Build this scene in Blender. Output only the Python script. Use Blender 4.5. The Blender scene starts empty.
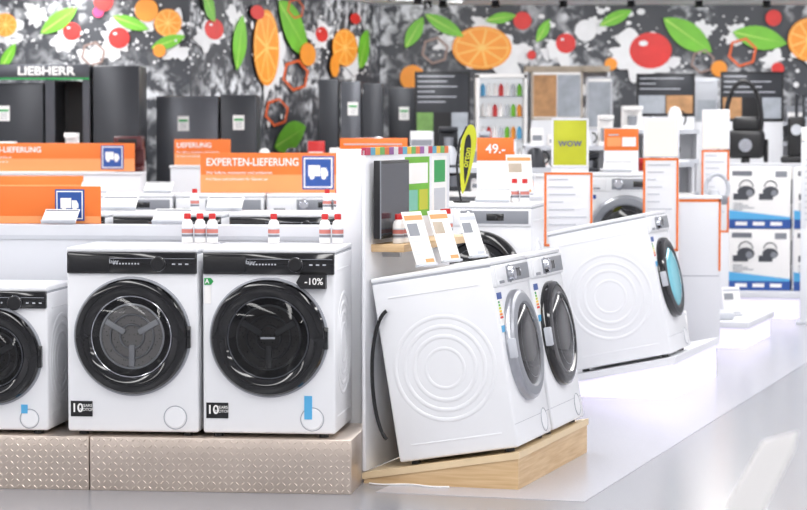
import bpy, bmesh, math, random
from mathutils import Matrix, Vector
random.seed(7)
sc = bpy.context.scene
try:
    sc.view_settings.view_transform = 'Standard'
except Exception:
    pass
R = math.radians

def lin(c):
    out = []
    for v in c:
        v = v / 255.0
        out.append(v / 12.92 if v <= 0.04045 else ((v + 0.055) / 1.055) ** 2.4)
    return tuple(out) + (1.0,)

MATS = {}
def mat(name, rgb, rough=0.5, metal=0.0, emit=0.0, coat=0.0, noise=0.0, nscale=20, bump=0.0):
    if name in MATS: return MATS[name]
    m = bpy.data.materials.new(name); m.use_nodes = True
    nt = m.node_tree; b = nt.nodes['Principled BSDF']
    c = lin(rgb)
    b.inputs['Base Color'].default_value = c
    b.inputs['Roughness'].default_value = rough
    b.inputs['Metallic'].default_value = metal
    if coat: b.inputs['Coat Weight'].default_value = coat
    if emit:
        b.inputs['Emission Color'].default_value = c
        b.inputs['Emission Strength'].default_value = emit
    if noise or bump:
        tc = nt.nodes.new('ShaderNodeTexCoord')
        n = nt.nodes.new('ShaderNodeTexNoise'); n.inputs['Scale'].default_value = nscale
        n.inputs['Detail'].default_value = 4
        nt.links.new(tc.outputs['Object'], n.inputs['Vector'])
        if noise:
            mx = nt.nodes.new('ShaderNodeMix'); mx.data_type = 'RGBA'
            mx.inputs[6].default_value = tuple(v * (1 - noise) for v in c[:3]) + (1,)
            mx.inputs[7].default_value = tuple(min(1, v * (1 + noise)) for v in c[:3]) + (1,)
            nt.links.new(n.outputs['Fac'], mx.inputs[0]); nt.links.new(mx.outputs[2], b.inputs['Base Color'])
        if bump:
            bp = nt.nodes.new('ShaderNodeBump'); bp.inputs['Strength'].default_value = bump
            bp.inputs['Distance'].default_value = 0.002
            nt.links.new(n.outputs['Fac'], bp.inputs['Height']); nt.links.new(bp.outputs['Normal'], b.inputs['Normal'])
    MATS[name] = m
    return m

WHITE = mat('enamel_white', (240, 241, 244), 0.28, noise=0.02, nscale=3)
PANELW = mat('panel_white', (234, 235, 239), 0.45, noise=0.03, nscale=2)
PANELG = mat('panel_grey', (212, 214, 220), 0.5, noise=0.04, nscale=2)
BLACK = mat('gloss_black', (15, 15, 17), 0.08, coat=0.5)
MBLACK = mat('matte_black', (22, 22, 25), 0.4)
DGREY = mat('graphite', (56, 58, 63), 0.35, metal=0.4, noise=0.1, nscale=4)
DGREY2 = mat('dark_steel', (84, 86, 92), 0.3, metal=0.5, noise=0.1, nscale=4)
GREY = mat('mid_grey', (140, 143, 150), 0.4)
LGREY = mat('light_grey', (200, 203, 210), 0.4)
SEAM = mat('seam_grey', (165, 168, 176), 0.5)
CHROME = mat('chrome', (200, 202, 208), 0.15, metal=1.0)
STEEL = mat('brushed_steel', (180, 182, 188), 0.3, metal=0.9, noise=0.1, nscale=40)
ORANGE = mat('orange_print', (240, 122, 46), 0.5, noise=0.05, nscale=5)
PEACH = mat('peach_print', (246, 160, 98), 0.5, noise=0.05, nscale=5)
TEXTW = mat('text_white', (250, 248, 246), 0.5)
TEXTG = mat('text_grey', (120, 122, 130), 0.5)
BLUE = mat('truck_blue', (44, 84, 160), 0.4)
TAPE = mat('blue_tape', (88, 176, 226), 0.5)
CYAN = mat('cyan_film', (120, 200, 216), 0.12, coat=0.4)
RED = mat('red_plastic', (200, 34, 34), 0.35)
GREEN = mat('leaf_green', (112, 186, 44), 0.5, noise=0.25, nscale=6)
GREEN2 = mat('label_green', (40, 160, 80), 0.5)
YEL = mat('acid_yellow', (196, 200, 40), 0.5, noise=0.1, nscale=8)
OAK = mat('oak', (214, 180, 134), 0.45, noise=0.12, nscale=6)
OAKL = mat('oak_edge', (228, 204, 166), 0.45, noise=0.08, nscale=9)
TREAD = mat('tread_plate_metal', (210, 196, 184), 0.33, metal=0.8, noise=0.10, nscale=5)
CREAM = mat('lit_cream', (255, 238, 200), 0.5, emit=0.5)
LITW = mat('lit_white', (238, 232, 255), 0.5, emit=0.6)
PINK = mat('pink_print', (226, 60, 120), 0.5)
BROWN = mat('brown_print', (120, 84, 62), 0.5, noise=0.5, nscale=9)
MAROON = mat('maroon', (84, 30, 34), 0.35)
STONE = mat('stone_print', (186, 172, 154), 0.6, noise=0.3, nscale=12)

def wood_mat(m):
    nt = m.node_tree; b = nt.nodes['Principled BSDF']
    tc = nt.nodes.new('ShaderNodeTexCoord'); mp = nt.nodes.new('ShaderNodeMapping')
    mp.inputs['Scale'].default_value = (1.2, 1.2, 22)
    n = nt.nodes.new('ShaderNodeTexNoise'); n.inputs['Scale'].default_value = 3.0; n.inputs['Detail'].default_value = 6
    rp = nt.nodes.new('ShaderNodeValToRGB')
    rp.color_ramp.elements[0].position = 0.3; rp.color_ramp.elements[0].color = lin((198, 162, 116))
    rp.color_ramp.elements[1].position = 0.7; rp.color_ramp.elements[1].color = lin((222, 192, 150))
    nt.links.new(tc.outputs['Object'], mp.inputs['Vector']); nt.links.new(mp.outputs[0], n.inputs['Vector'])
    nt.links.new(n.outputs['Fac'], rp.inputs[0]); nt.links.new(rp.outputs[0], b.inputs['Base Color'])
wood_mat(OAK)

def glass_mat(name, tint):
    m = bpy.data.materials.new(name); m.use_nodes = True
    nt = m.node_tree; nt.nodes.clear()
    o = nt.nodes.new('ShaderNodeOutputMaterial'); mx = nt.nodes.new('ShaderNodeMixShader')
    t = nt.nodes.new('ShaderNodeBsdfTransparent'); t.inputs[0].default_value = (tint, tint, tint, 1)
    g = nt.nodes.new('ShaderNodeBsdfGlossy'); g.inputs['Roughness'].default_value = 0.04
    f = nt.nodes.new('ShaderNodeFresnel'); f.inputs[0].default_value = 1.5
    nt.links.new(f.outputs[0], mx.inputs[0]); nt.links.new(t.outputs[0], mx.inputs[1]); nt.links.new(g.outputs[0], mx.inputs[2])
    nt.links.new(mx.outputs[0], o.inputs[0])
    return m
GLASS = glass_mat('door_glass', 0.82); GLASSD = glass_mat('smoked_door_glass', 0.26)

def drum_mat():
    m = mat('drum_steel', (150, 152, 156), 0.3, metal=0.6)
    nt = m.node_tree; b = nt.nodes['Principled BSDF']
    tc = nt.nodes.new('ShaderNodeTexCoord'); v = nt.nodes.new('ShaderNodeTexVoronoi'); v.inputs['Scale'].default_value = 70
    rp = nt.nodes.new('ShaderNodeValToRGB')
    rp.color_ramp.elements[0].position = 0.12; rp.color_ramp.elements[0].color = (0.08, 0.08, 0.08, 1)
    rp.color_ramp.elements[1].position = 0.28; rp.color_ramp.elements[1].color = lin((150, 148, 146))
    nt.links.new(tc.outputs['Object'], v.inputs['Vector']); nt.links.new(v.outputs['Distance'], rp.inputs[0])
    nt.links.new(rp.outputs[0], b.inputs['Base Color'])
    return m
DRUM = drum_mat()

class MB:
    def __init__(s, name):
        s.name = name; s.v = []; s.f = []; s.fm = []; s.mats = []; s.M = Matrix.Identity(4)
    def slot(s, m):
        if m not in s.mats: s.mats.append(m)
        return s.mats.index(m)
    def add(s, vs, fs, m):
        o = len(s.v); k = s.slot(m)
        for p in vs: s.v.append(tuple(s.M @ Vector(p)))
        for f in fs: s.f.append([i + o for i in f]); s.fm.append(k)
    def bm(s, b, m):
        bmesh.ops.recalc_face_normals(b, faces=b.faces)
        b.verts.ensure_lookup_table()
        for i, v in enumerate(b.verts): v.index = i
        s.add([v.co.copy() for v in b.verts], [[v.index for v in f.verts] for f in b.faces], m); b.free()
    def box(s, x0, x1, y0, y1, z0, z1, m, bev=0.0, seg=2):
        b = bmesh.new(); bmesh.ops.create_cube(b, size=1)
        for v in b.verts:
            v.co = Vector(((x0 + x1) / 2 + v.co.x * (x1 - x0), (y0 + y1) / 2 + v.co.y * (y1 - y0), (z0 + z1) / 2 + v.co.z * (z1 - z0)))
        if bev: bmesh.ops.bevel(b, geom=b.edges[:], offset=bev, segments=seg, affect='EDGES', profile=0.5)
        s.bm(b, m)
    def lathe(s, prof, c, m, axis='Y', seg=48, squash=1.0):
        vs = []; fs = []; n = len(prof)
        for i in range(seg):
            a = 2 * math.pi * i / seg; ca, sa = math.cos(a), math.sin(a)
            for r, h in prof:
                if axis == 'Y': vs.append((c[0] + r * ca, c[1] + h, c[2] + r * sa * squash))
                elif axis == 'X': vs.append((c[0] + h, c[1] + r * ca, c[2] + r * sa * squash))
                else: vs.append((c[0] + r * ca, c[1] + r * sa, c[2] + h))
        for i in range(seg):
            j = (i + 1) % seg
            for k in range(n - 1):
                fs.append([i * n + k, i * n + k + 1, j * n + k + 1, j * n + k])
        b = bmesh.new(); bv = [b.verts.new(p) for p in vs]
        for f in fs: b.faces.new([bv[i] for i in f])
        bmesh.ops.remove_doubles(b, verts=b.verts, dist=1e-6)
        s.bm(b, m)
    def torus(s, c, r, t, m, axis='Y', seg=48, flat=1.0):
        prof = [(r + t * math.cos(a), t * flat * math.sin(a)) for a in [2 * math.pi * k / 10 for k in range(11)]]
        s.lathe(prof, c, m, axis, seg)
    def prism(s, poly, y0, y1, m):
        n = len(poly)
        vs = [(x, y0, z) for x, z in poly] + [(x, y1, z) for x, z in poly]
        fs = [list(range(n)), list(range(2 * n - 1, n - 1, -1))] + [[i, (i + 1) % n, n + (i + 1) % n, n + i] for i in range(n)]
        s.add(vs, fs, m)
    def tube(s, pts, r, m, seg=10, closed=False):
        P = [Vector(p) for p in pts]; vs = []; fs = []; n = len(P)
        for i, p in enumerate(P):
            t = (P[min(i + 1, n - 1)] - P[max(i - 1, 0)]).normalized()
            up = Vector((0, 0, 1)) if abs(t.z) < 0.9 else Vector((0, 1, 0))
            a = t.cross(up).normalized(); b = t.cross(a).normalized()
            for k in range(seg):
                an = 2 * math.pi * k / seg
                vs.append(p + a * r * math.cos(an) + b * r * math.sin(an))
        for i in range(n - 1):
            for k in range(seg):
                l = (k + 1) % seg
                fs.append([i * seg + k, i * seg + l, (i + 1) * seg + l, (i + 1) * seg + k])
        fs.append(list(range(seg))); fs.append(list(range((n - 1) * seg, n * seg)))
        s.add(vs, fs, m)
    def mesh(s):
        me = bpy.data.meshes.new(s.name); me.from_pydata(s.v, [], s.f)
        for m in s.mats: me.materials.append(m)
        me.polygons.foreach_set('material_index', s.fm)
        me.update(); me.shade_smooth(); me.set_sharp_from_angle(angle=R(32))
        return me
    def done(s, loc=(0, 0, 0), rz=0.0, tilt=0.0):
        return place(s.name, s.mesh(), loc, rz, tilt)

def place(name, me, loc, rz=0.0, tilt=0.0, ry=0.0):
    o = bpy.data.objects.new(name, me); sc.collection.objects.link(o)
    o.matrix_world = Matrix.Translation(Vector(loc)) @ Matrix.Rotation(R(rz), 4, 'Z') @ Matrix.Rotation(R(ry), 4, 'Y') @ Matrix.Rotation(R(tilt), 4, 'X')
    return o

def text(parent, s, size, loc, m, name='lettering', align='CENTER', rz=0, bold=0.0, sx=1.0):
    c = bpy.data.curves.new(name, 'FONT'); c.body = s; c.size = size; c.align_x = align; c.align_y = 'CENTER'
    c.extrude = 0.0006; c.offset = bold; c.materials.append(m)
    o = bpy.data.objects.new(name, c); sc.collection.objects.link(o)
    o.parent = parent; o.location = loc; o.rotation_euler = (R(90), 0, R(rz)); o.scale = (sx, 1, 1)
    return o

class Frame:
    def __init__(s, x, y, yaw):
        s.x, s.y, s.yaw = x, y, yaw
        s.er = (math.cos(R(yaw)), -math.sin(R(yaw))); s.ed = (math.sin(R(yaw)), math.cos(R(yaw)))
    def p(s, r, d, z=0): return (s.x + r * s.er[0] + d * s.ed[0], s.y + r * s.er[1] + d * s.ed[1], z)
FL = Frame(-0.232, 10.83, 6.5)
FR = Frame(0.521, 10.96, 17.5)

# ------------------------------------------------------------------ room
def floor_mat(name, c1, c2, rough):
    m = mat(name, c1, rough)
    nt = m.node_tree; b = nt.nodes['Principled BSDF']
    tc = nt.nodes.new('ShaderNodeTexCoord'); n = nt.nodes.new('ShaderNodeTexNoise'); n.inputs['Scale'].default_value = 160; n.inputs['Detail'].default_value = 3
    mx = nt.nodes.new('ShaderNodeMix'); mx.data_type = 'RGBA'; mx.inputs[6].default_value = lin(c1); mx.inputs[7].default_value = lin(c2)
    nt.links.new(tc.outputs['Object'], n.inputs['Vector']); nt.links.new(n.outputs['Fac'], mx.inputs[0]); nt.links.new(mx.outputs[2], b.inputs['Base Color'])
    return m
FLOOR = floor_mat('floor_vinyl', (138, 139, 144), (152, 153, 159), 0.2)
FLOORGLOW = floor_mat('floor_painted_glow_band', (174, 174, 182), (188, 188, 196), 0.2)  # paler floor colour, with the glow from the lit plinths painted in

def mural_mat():
    m = mat('mural_slate', (40, 42, 48), 0.55)
    nt = m.node_tree; b = nt.nodes['Principled BSDF']; L = nt.links.new
    tc = nt.nodes.new('ShaderNodeTexCoord')
    def noise(sc_, det, dist=0.0):
        n = nt.nodes.new('ShaderNodeTexNoise'); n.inputs['Scale'].default_value = sc_; n.inputs['Detail'].default_value = det
        n.inputs['Distortion'].default_value = dist; L(tc.outputs['Object'], n.inputs['Vector']); return n
    def ramp(src, a, c):
        r = nt.nodes.new('ShaderNodeValToRGB'); r.color_ramp.elements[0].position = a; r.color_ramp.elements[1].position = c
        L(src, r.inputs[0]); return r
    n1 = noise(1.3, 3); r1 = ramp(n1.outputs['Fac'], 0.46, 0.60)
    n2 = noise(9.0, 6, 0.6); r2 = ramp(n2.outputs['Fac'], 0.44, 0.62)
    mul = nt.nodes.new('ShaderNodeMath'); mul.operation = 'MULTIPLY'; L(r1.outputs[0], mul.inputs[0]); L(r2.outputs[0], mul.inputs[1])
    v = nt.nodes.new('ShaderNodeTexVoronoi'); v.inputs['Scale'].default_value = 11; L(tc.outputs['Object'], v.inputs['Vector'])
    r3 = ramp(v.outputs['Distance'], 0.08, 0.14)
    inv = nt.nodes.new('ShaderNodeMath'); inv.operation = 'SUBTRACT'; inv.inputs[0].default_value = 1; L(r3.outputs[0], inv.inputs[1])
    s2 = nt.nodes.new('ShaderNodeMath'); s2.operation = 'MULTIPLY'; s2.inputs[1].default_value = .6; L(inv.outputs[0], s2.inputs[0])
    mxx = nt.nodes.new('ShaderNodeMath'); mxx.operation = 'MAXIMUM'; L(mul.outputs[0], mxx.inputs[0]); L(s2.outputs[0], mxx.inputs[1])
    mx = nt.nodes.new('ShaderNodeMix'); mx.data_type = 'RGBA'; mx.inputs[6].default_value = lin((66, 68, 74)); mx.inputs[7].default_value = lin((222, 224, 228))
    L(mxx.outputs[0], mx.inputs[0]); L(mx.outputs[2], b.inputs['Base Color'])
    return m
MURAL = mural_mat()
PLAST = mat('plaster_white', (225, 225, 230), 0.8, noise=0.02, nscale=2)
CEIL = mat('ceiling_white', (240, 240, 243), 0.8, noise=0.02, nscale=2)

def simple(name, x0, x1, y0, y1, z0, z1, m, loc=(0, 0, 0), rz=0):
    b = MB(name); b.box(x0, x1, y0, y1, z0, z1, m); return b.done(loc, rz)
H = 3.005
simple('floor', -8, 8, -3, 28, -0.1, 0, FLOOR)
simple('ceiling', -8, 8, -3, 28, H, H + 0.1, CEIL)
simple('wall_left', -8.1, -8, -3, 23.1, 0, H, PLAST)
simple('wall_right', 8, 8.1, -3, 28, 0, H, PLAST)
simple('wall_front', -8, 8, -3.1, -3, 0, H, PLAST)
wallA = simple('wall_back_left', -8, -2.0, 23.0, 23.1, 0, H, MURAL)
LB = math.hypot(1.74, 4.3); angB = math.degrees(math.atan2(4.3, 1.74))
wallB = simple('wall_return', 0, LB, 0, 0.1, 0, H, MURAL, (-2.0, 23.0, 0), angB)
wallC = simple('wall_back', -0.26, 8, 27.3, 27.4, 0, H, MURAL)
b = MB('floor_painted_glow_band')  # thin strip along the displays carrying the painted plinth glow
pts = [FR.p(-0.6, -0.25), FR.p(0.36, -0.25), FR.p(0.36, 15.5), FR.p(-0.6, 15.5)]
b.add([(p[0], p[1], 0.0) for p in pts] + [(p[0], p[1], 0.002) for p in pts], [[4, 5, 6, 7], [0, 1, 5, 4], [1, 2, 6, 5], [2, 3, 7, 6], [3, 0, 4, 7]], FLOORGLOW)
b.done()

LAMP = mat('lamp_diffuser', (255, 252, 248), 0.5, emit=2.5)
for i, x in enumerate([-6, -3, 0, 3, 6]):
    f = MB('ceiling_light')
    f.box(-0.14, 0.14, -12.5, 12.5, -0.05, 0, PANELW); f.box(-0.11, 0.11, -12.4, 12.4, -0.056, -0.05, LAMP)
    o = f.done((x, 12.0, H))
    l = bpy.data.lights.new('strip_lamp', 'AREA'); l.shape = 'RECTANGLE'; l.size = 0.5; l.size_y = 25; l.energy = 310
    l.color = (1.0, 0.992, 0.985)
    lo = bpy.data.objects.new('strip_lamp', l); sc.collection.objects.link(lo); lo.parent = o; lo.location = (0, 0, -0.09)
for (x, y, ln, rz, en) in ((-4.8, 21.6, 5.6, 0, 38), (3.4, 25.4, 7.0, 0, 62), (-0.1, 24.2, 3.6, angB, 20)):  # rails and lamps added out of view to brighten the mural walls
    f = MB('added_mural_light_rail'); f.box(-ln / 2, ln / 2, -.05, .05, -.05, 0, PANELW)
    for i in range(int(ln / .7)): f.lathe([(0, 0), (.04, 0), (.045, -.07), (0, -.07)], (-ln / 2 + .35 + i * .7, 0, -.05), MBLACK, 'Z', 16)
    o = f.done((x, y, H), rz)
    l = bpy.data.lights.new('added_mural_lamp', 'AREA'); l.shape = 'RECTANGLE'; l.size = ln; l.size_y = .15; l.energy = en
    lo = bpy.data.objects.new('added_mural_lamp', l); sc.collection.objects.link(lo); lo.parent = o; lo.location = (0, 0.08, -0.14); lo.rotation_euler = (R(62), 0, 0)
w = bpy.data.worlds.new('World'); sc.world = w; w.use_nodes = True
w.node_tree.nodes['Background'].inputs[0].default_value = (0.9, 0.93, 1, 1); w.node_tree.nodes['Background'].inputs[1].default_value = 0.6

# ------------------------------------------------------------------ mural artwork
MRED = mat('mural_red', (214, 44, 40), 0.5, noise=0.3, nscale=5); MOR = mat('mural_orange', (240, 150, 44), 0.5, noise=0.15, nscale=6)
MORL = mat('mural_orange_light', (246, 196, 104), 0.5, noise=0.1, nscale=9); MCR = mat('mural_cream', (228, 228, 230), 0.5, noise=0.12, nscale=7)
MHEX = mat('mural_hexagon', (224, 98, 44), 0.5); MHEXG = mat('mural_hexagon_grey', (150, 126, 118), 0.5); MLEAF2 = mat('mural_leaf_light', (166, 210, 90), 0.5)
class Mural:
    def __init__(s, name): s.b = MB(name); s.y = -0.004; s.rd = random.Random(len(name))
    def disc(s, u, v, r, m, rr=None, seg=28):
        rr = rr or r; s.y -= 0.0003
        s.b.prism([(u + r * math.cos(a), v + rr * math.sin(a)) for a in [2 * math.pi * k / seg for k in range(seg)]], s.y, s.y + 0.0002, m)
    def splash(s, u, v, r, rr=None, m=None):
        rr = rr or r; s.y -= 0.0003; n = 60; rd = s.rd
        ph = [(rd.uniform(0, 6.28), rd.uniform(.10, .28) / (1 + .10 * f), f) for f in (2, 3, 5, 7, 11)]
        pl = []
        for k in range(n):
            a = 2 * math.pi * k / n; q = 1.0 + sum(A * math.sin(f * a + p) for p, A, f in ph)
            q = max(.35, q) * .85; pl.append((u + r * q * math.cos(a), v + rr * q * math.sin(a)))
        s.b.prism(pl, s.y, s.y + 0.0002, m or MCR)
        for k in range(9):
            a = rd.uniform(0, 6.28); q = rd.uniform(1.2, 2.2); t = rd.uniform(.05, .14); s.disc(u + r * q * math.cos(a), v + rr * q * math.sin(a), t * r, MCR, t * rr, 8)
    def slice(s, u, v, r, rr=None):
        rr = rr or r
        s.splash(u + r * .4, v - rr * .3, r * 1.1, rr * 1.1)
        s.disc(u, v, r, MOR, rr); s.disc(u, v, r * 0.9, MORL, rr * 0.9); s.y -= 0.0003
        for k in range(9):
            a0 = 2 * math.pi * (k + 0.05) / 9; a1 = 2 * math.pi * (k + 0.95) / 9
            pl = [(u + 0.1 * r * math.cos((a0 + a1) / 2), v + 0.1 * rr * math.sin((a0 + a1) / 2))]
            for j in range(5):
                a = a0 + (a1 - a0) * j / 4; pl.append((u + 0.86 * r * math.cos(a), v + 0.86 * rr * math.sin(a)))
            s.b.prism(pl, s.y, s.y + 0.0002, MOR)
    def leaf(s, u, v, L, W, ang, m=None):
        s.y -= 0.0003; a = R(ang); pl = []
        for side in (1, -1):
            rng = range(0, 11) if side == 1 else range(10, -1, -1)
            for k in rng:
                if side == -1 and k in (0, 10): continue
                t = k / 10; x = (t - 0.5) * L; y = side * W / 2 * math.sin(math.pi * t) ** 0.8
                pl.append((u + x * math.cos(a) - y * math.sin(a), v + x * math.sin(a) + y * math.cos(a)))
        s.b.prism(pl, s.y, s.y + 0.0002, m or GREEN)
        s.y -= 0.0003
        q = [(-0.45 * L, -0.012), (0.45 * L, 0), (-0.45 * L, 0.012)]
        s.b.prism([(u + x * math.cos(a) - y * math.sin(a), v + x * math.sin(a) + y * math.cos(a)) for x, y in q], s.y, s.y + 0.0002, MLEAF2)
    def tomato(s, u, v, r, rr=None):
        rr = rr or r
        s.splash(u - r * .5, v - rr * .6, r * 1.7, rr * 1.5); s.disc(u, v, r, MRED, rr); s.disc(u - r * 0.35, v + rr * 0.4, r * 0.18, MCR, rr * 0.12)
    def hexa(s, u, v, r, m=None, sx=1.0):
        s.y -= 0.0003
        for k in range(6):
            a0 = math.pi / 3 * k + 0.3; a1 = a0 + math.pi / 3
            q = [(u + sx * r * math.cos(a0), v + r * math.sin(a0)), (u + sx * r * math.cos(a1), v + r * math.sin(a1)), (u + sx * r * .82 * math.cos(a1), v + r * .82 * math.sin(a1)), (u + sx * r * .82 * math.cos(a0), v + r * .82 * math.sin(a0))]
            s.b.prism(q, s.y, s.y + 0.0002, m or MHEX)
    def done(s, loc, rz=0): return s.b.done(loc, rz)

m = Mural('fruit_mural_left')
for k in range(7): m.splash(-3.70 + k * .26, 2.5 + .20 * math.sin(k * 1.7), .12)
m.tomato(-3.10, 2.54, 0.085); m.tomato(-2.66, 2.48, 0.10); m.slice(-2.20, 2.62, 0.13); m.leaf(-3.22, 2.64, 0.42, 0.16, 35)
m.leaf(-2.55, 2.62, 0.36, 0.12, -20); m.leaf(-2.20, 2.44, 0.34, 0.12, 20); m.disc(-2.85, 2.72, 0.05, PINK); m.slice(-3.72, 2.60, 0.11)
m.disc(-2.4, 2.74, .11, MOR); m.disc(-2.80, 2.82, 0.09, MRED); m.hexa(-2.9, 2.33, 0.12, MHEXG); m.leaf(-3.7, 2.3, 0.3, 0.1, 60)
m.disc(-2.28, 2.36, 0.06, MOR)
for k in range(6): m.tomato(-4.2 - k * 0.5, 2.3 + 0.3 * math.sin(k * 2.1), 0.1); m.leaf(-4.4 - k * 0.5, 2.5 + 0.2 * math.cos(k), 0.35, 0.12, 40 * k)
m.done((0, 23.0, 0))
m = Mural('fruit_mural_return'); Lb = LB
for k in range(6): m.splash((.06 + .15 * k) * Lb, 2.5 + .25 * math.sin(k * 2.2), .22, .13)
m.tomato(.10 * Lb, 2.58, 0.2, 0.10); m.leaf(.22 * Lb, 2.47, 0.56, 0.30, 75); m.slice(.35 * Lb, 2.44, 0.30, 0.38); m.leaf(.49 * Lb, 2.66, 0.9, 0.4, -35)
m.hexa(.5 * Lb, 2.18, 0.17, sx=2.0); m.hexa(.40 * Lb, 1.8, 0.15, sx=2.0); m.hexa(.5 * Lb, 2.86, 0.11, sx=2.0); m.leaf(.47 * Lb, 1.55, 0.8, 0.3, 15)
m.tomato(.64 * Lb, 2.62, 0.16, 0.08); m.slice(.77 * Lb, 2.5, 0.34, 0.2); m.leaf(.88 * Lb, 2.5, 0.5, 0.3, 60); m.disc(.71 * Lb, 2.3, .12, MOR); m.leaf(.07 * Lb, 2.8, 0.4, 0.2, -50)
m.disc(.3 * Lb, 2.78, .16, MRED, .07); m.disc(.83 * Lb, 2.82, .14, MRED, .06); m.disc(.56 * Lb, 2.4, .2, MOR, .12)
m.done((-2.0, 23.0, 0), angB)
m = Mural('fruit_mural_back')
for k in range(11): m.splash(.5 + k * .40, 2.58 + .20 * math.sin(k * 1.9), .16, .12)
m.slice(0.87, 2.53, 0.33, 0.24); m.leaf(0.45, 2.78, 0.5, 0.16, -30); m.disc(1.32, 2.83, 0.10, MRED); m.leaf(1.08, 2.86, 0.35, 0.12, 10); m.leaf(1.55, 2.72, 0.3, 0.12, 60)
m.tomato(1.80, 2.58, 0.11); m.disc(2.02, 2.72, .12, MCR); m.disc(1.42, 2.45, .05, MRED); m.splash(2.6, 2.45, .38, .28); m.disc(2.74, 2.50, 0.235, MRED, 0.20); m.disc(2.66, 2.58, .05, MCR, .03); m.leaf(3.15, 2.67, 0.66, 0.28, -35); m.leaf(3.95, 2.64, 0.62, 0.26, -12)
m.hexa(3.76, 2.48, 0.17, MHEX); m.hexa(3.32, 2.38, 0.14, MHEXG); m.hexa(0.35, 2.5, .16, MHEXG); m.slice(4.5, 2.62, 0.24); m.disc(3.5, 2.3, .09, MOR); m.disc(4.1, 2.86, .09, MRED)
m.leaf(2.35, 2.86, 0.4, 0.14, 25); m.disc(2.3, 2.35, .07, MOR); m.disc(4.15, 2.3, .07, MRED); m.disc(0.1, 2.2, 0.14, MOR); m.leaf(0.12, 2.7, .4, .16, 60)
for k in range(3): m.slice(5.2 + k * 0.7, 2.4 + .3 * math.sin(k * 2), .2); m.leaf(5.5 + k * .7, 2.75, .4, .14, 40 * k)
m.done((0, 27.3, 0))

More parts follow.
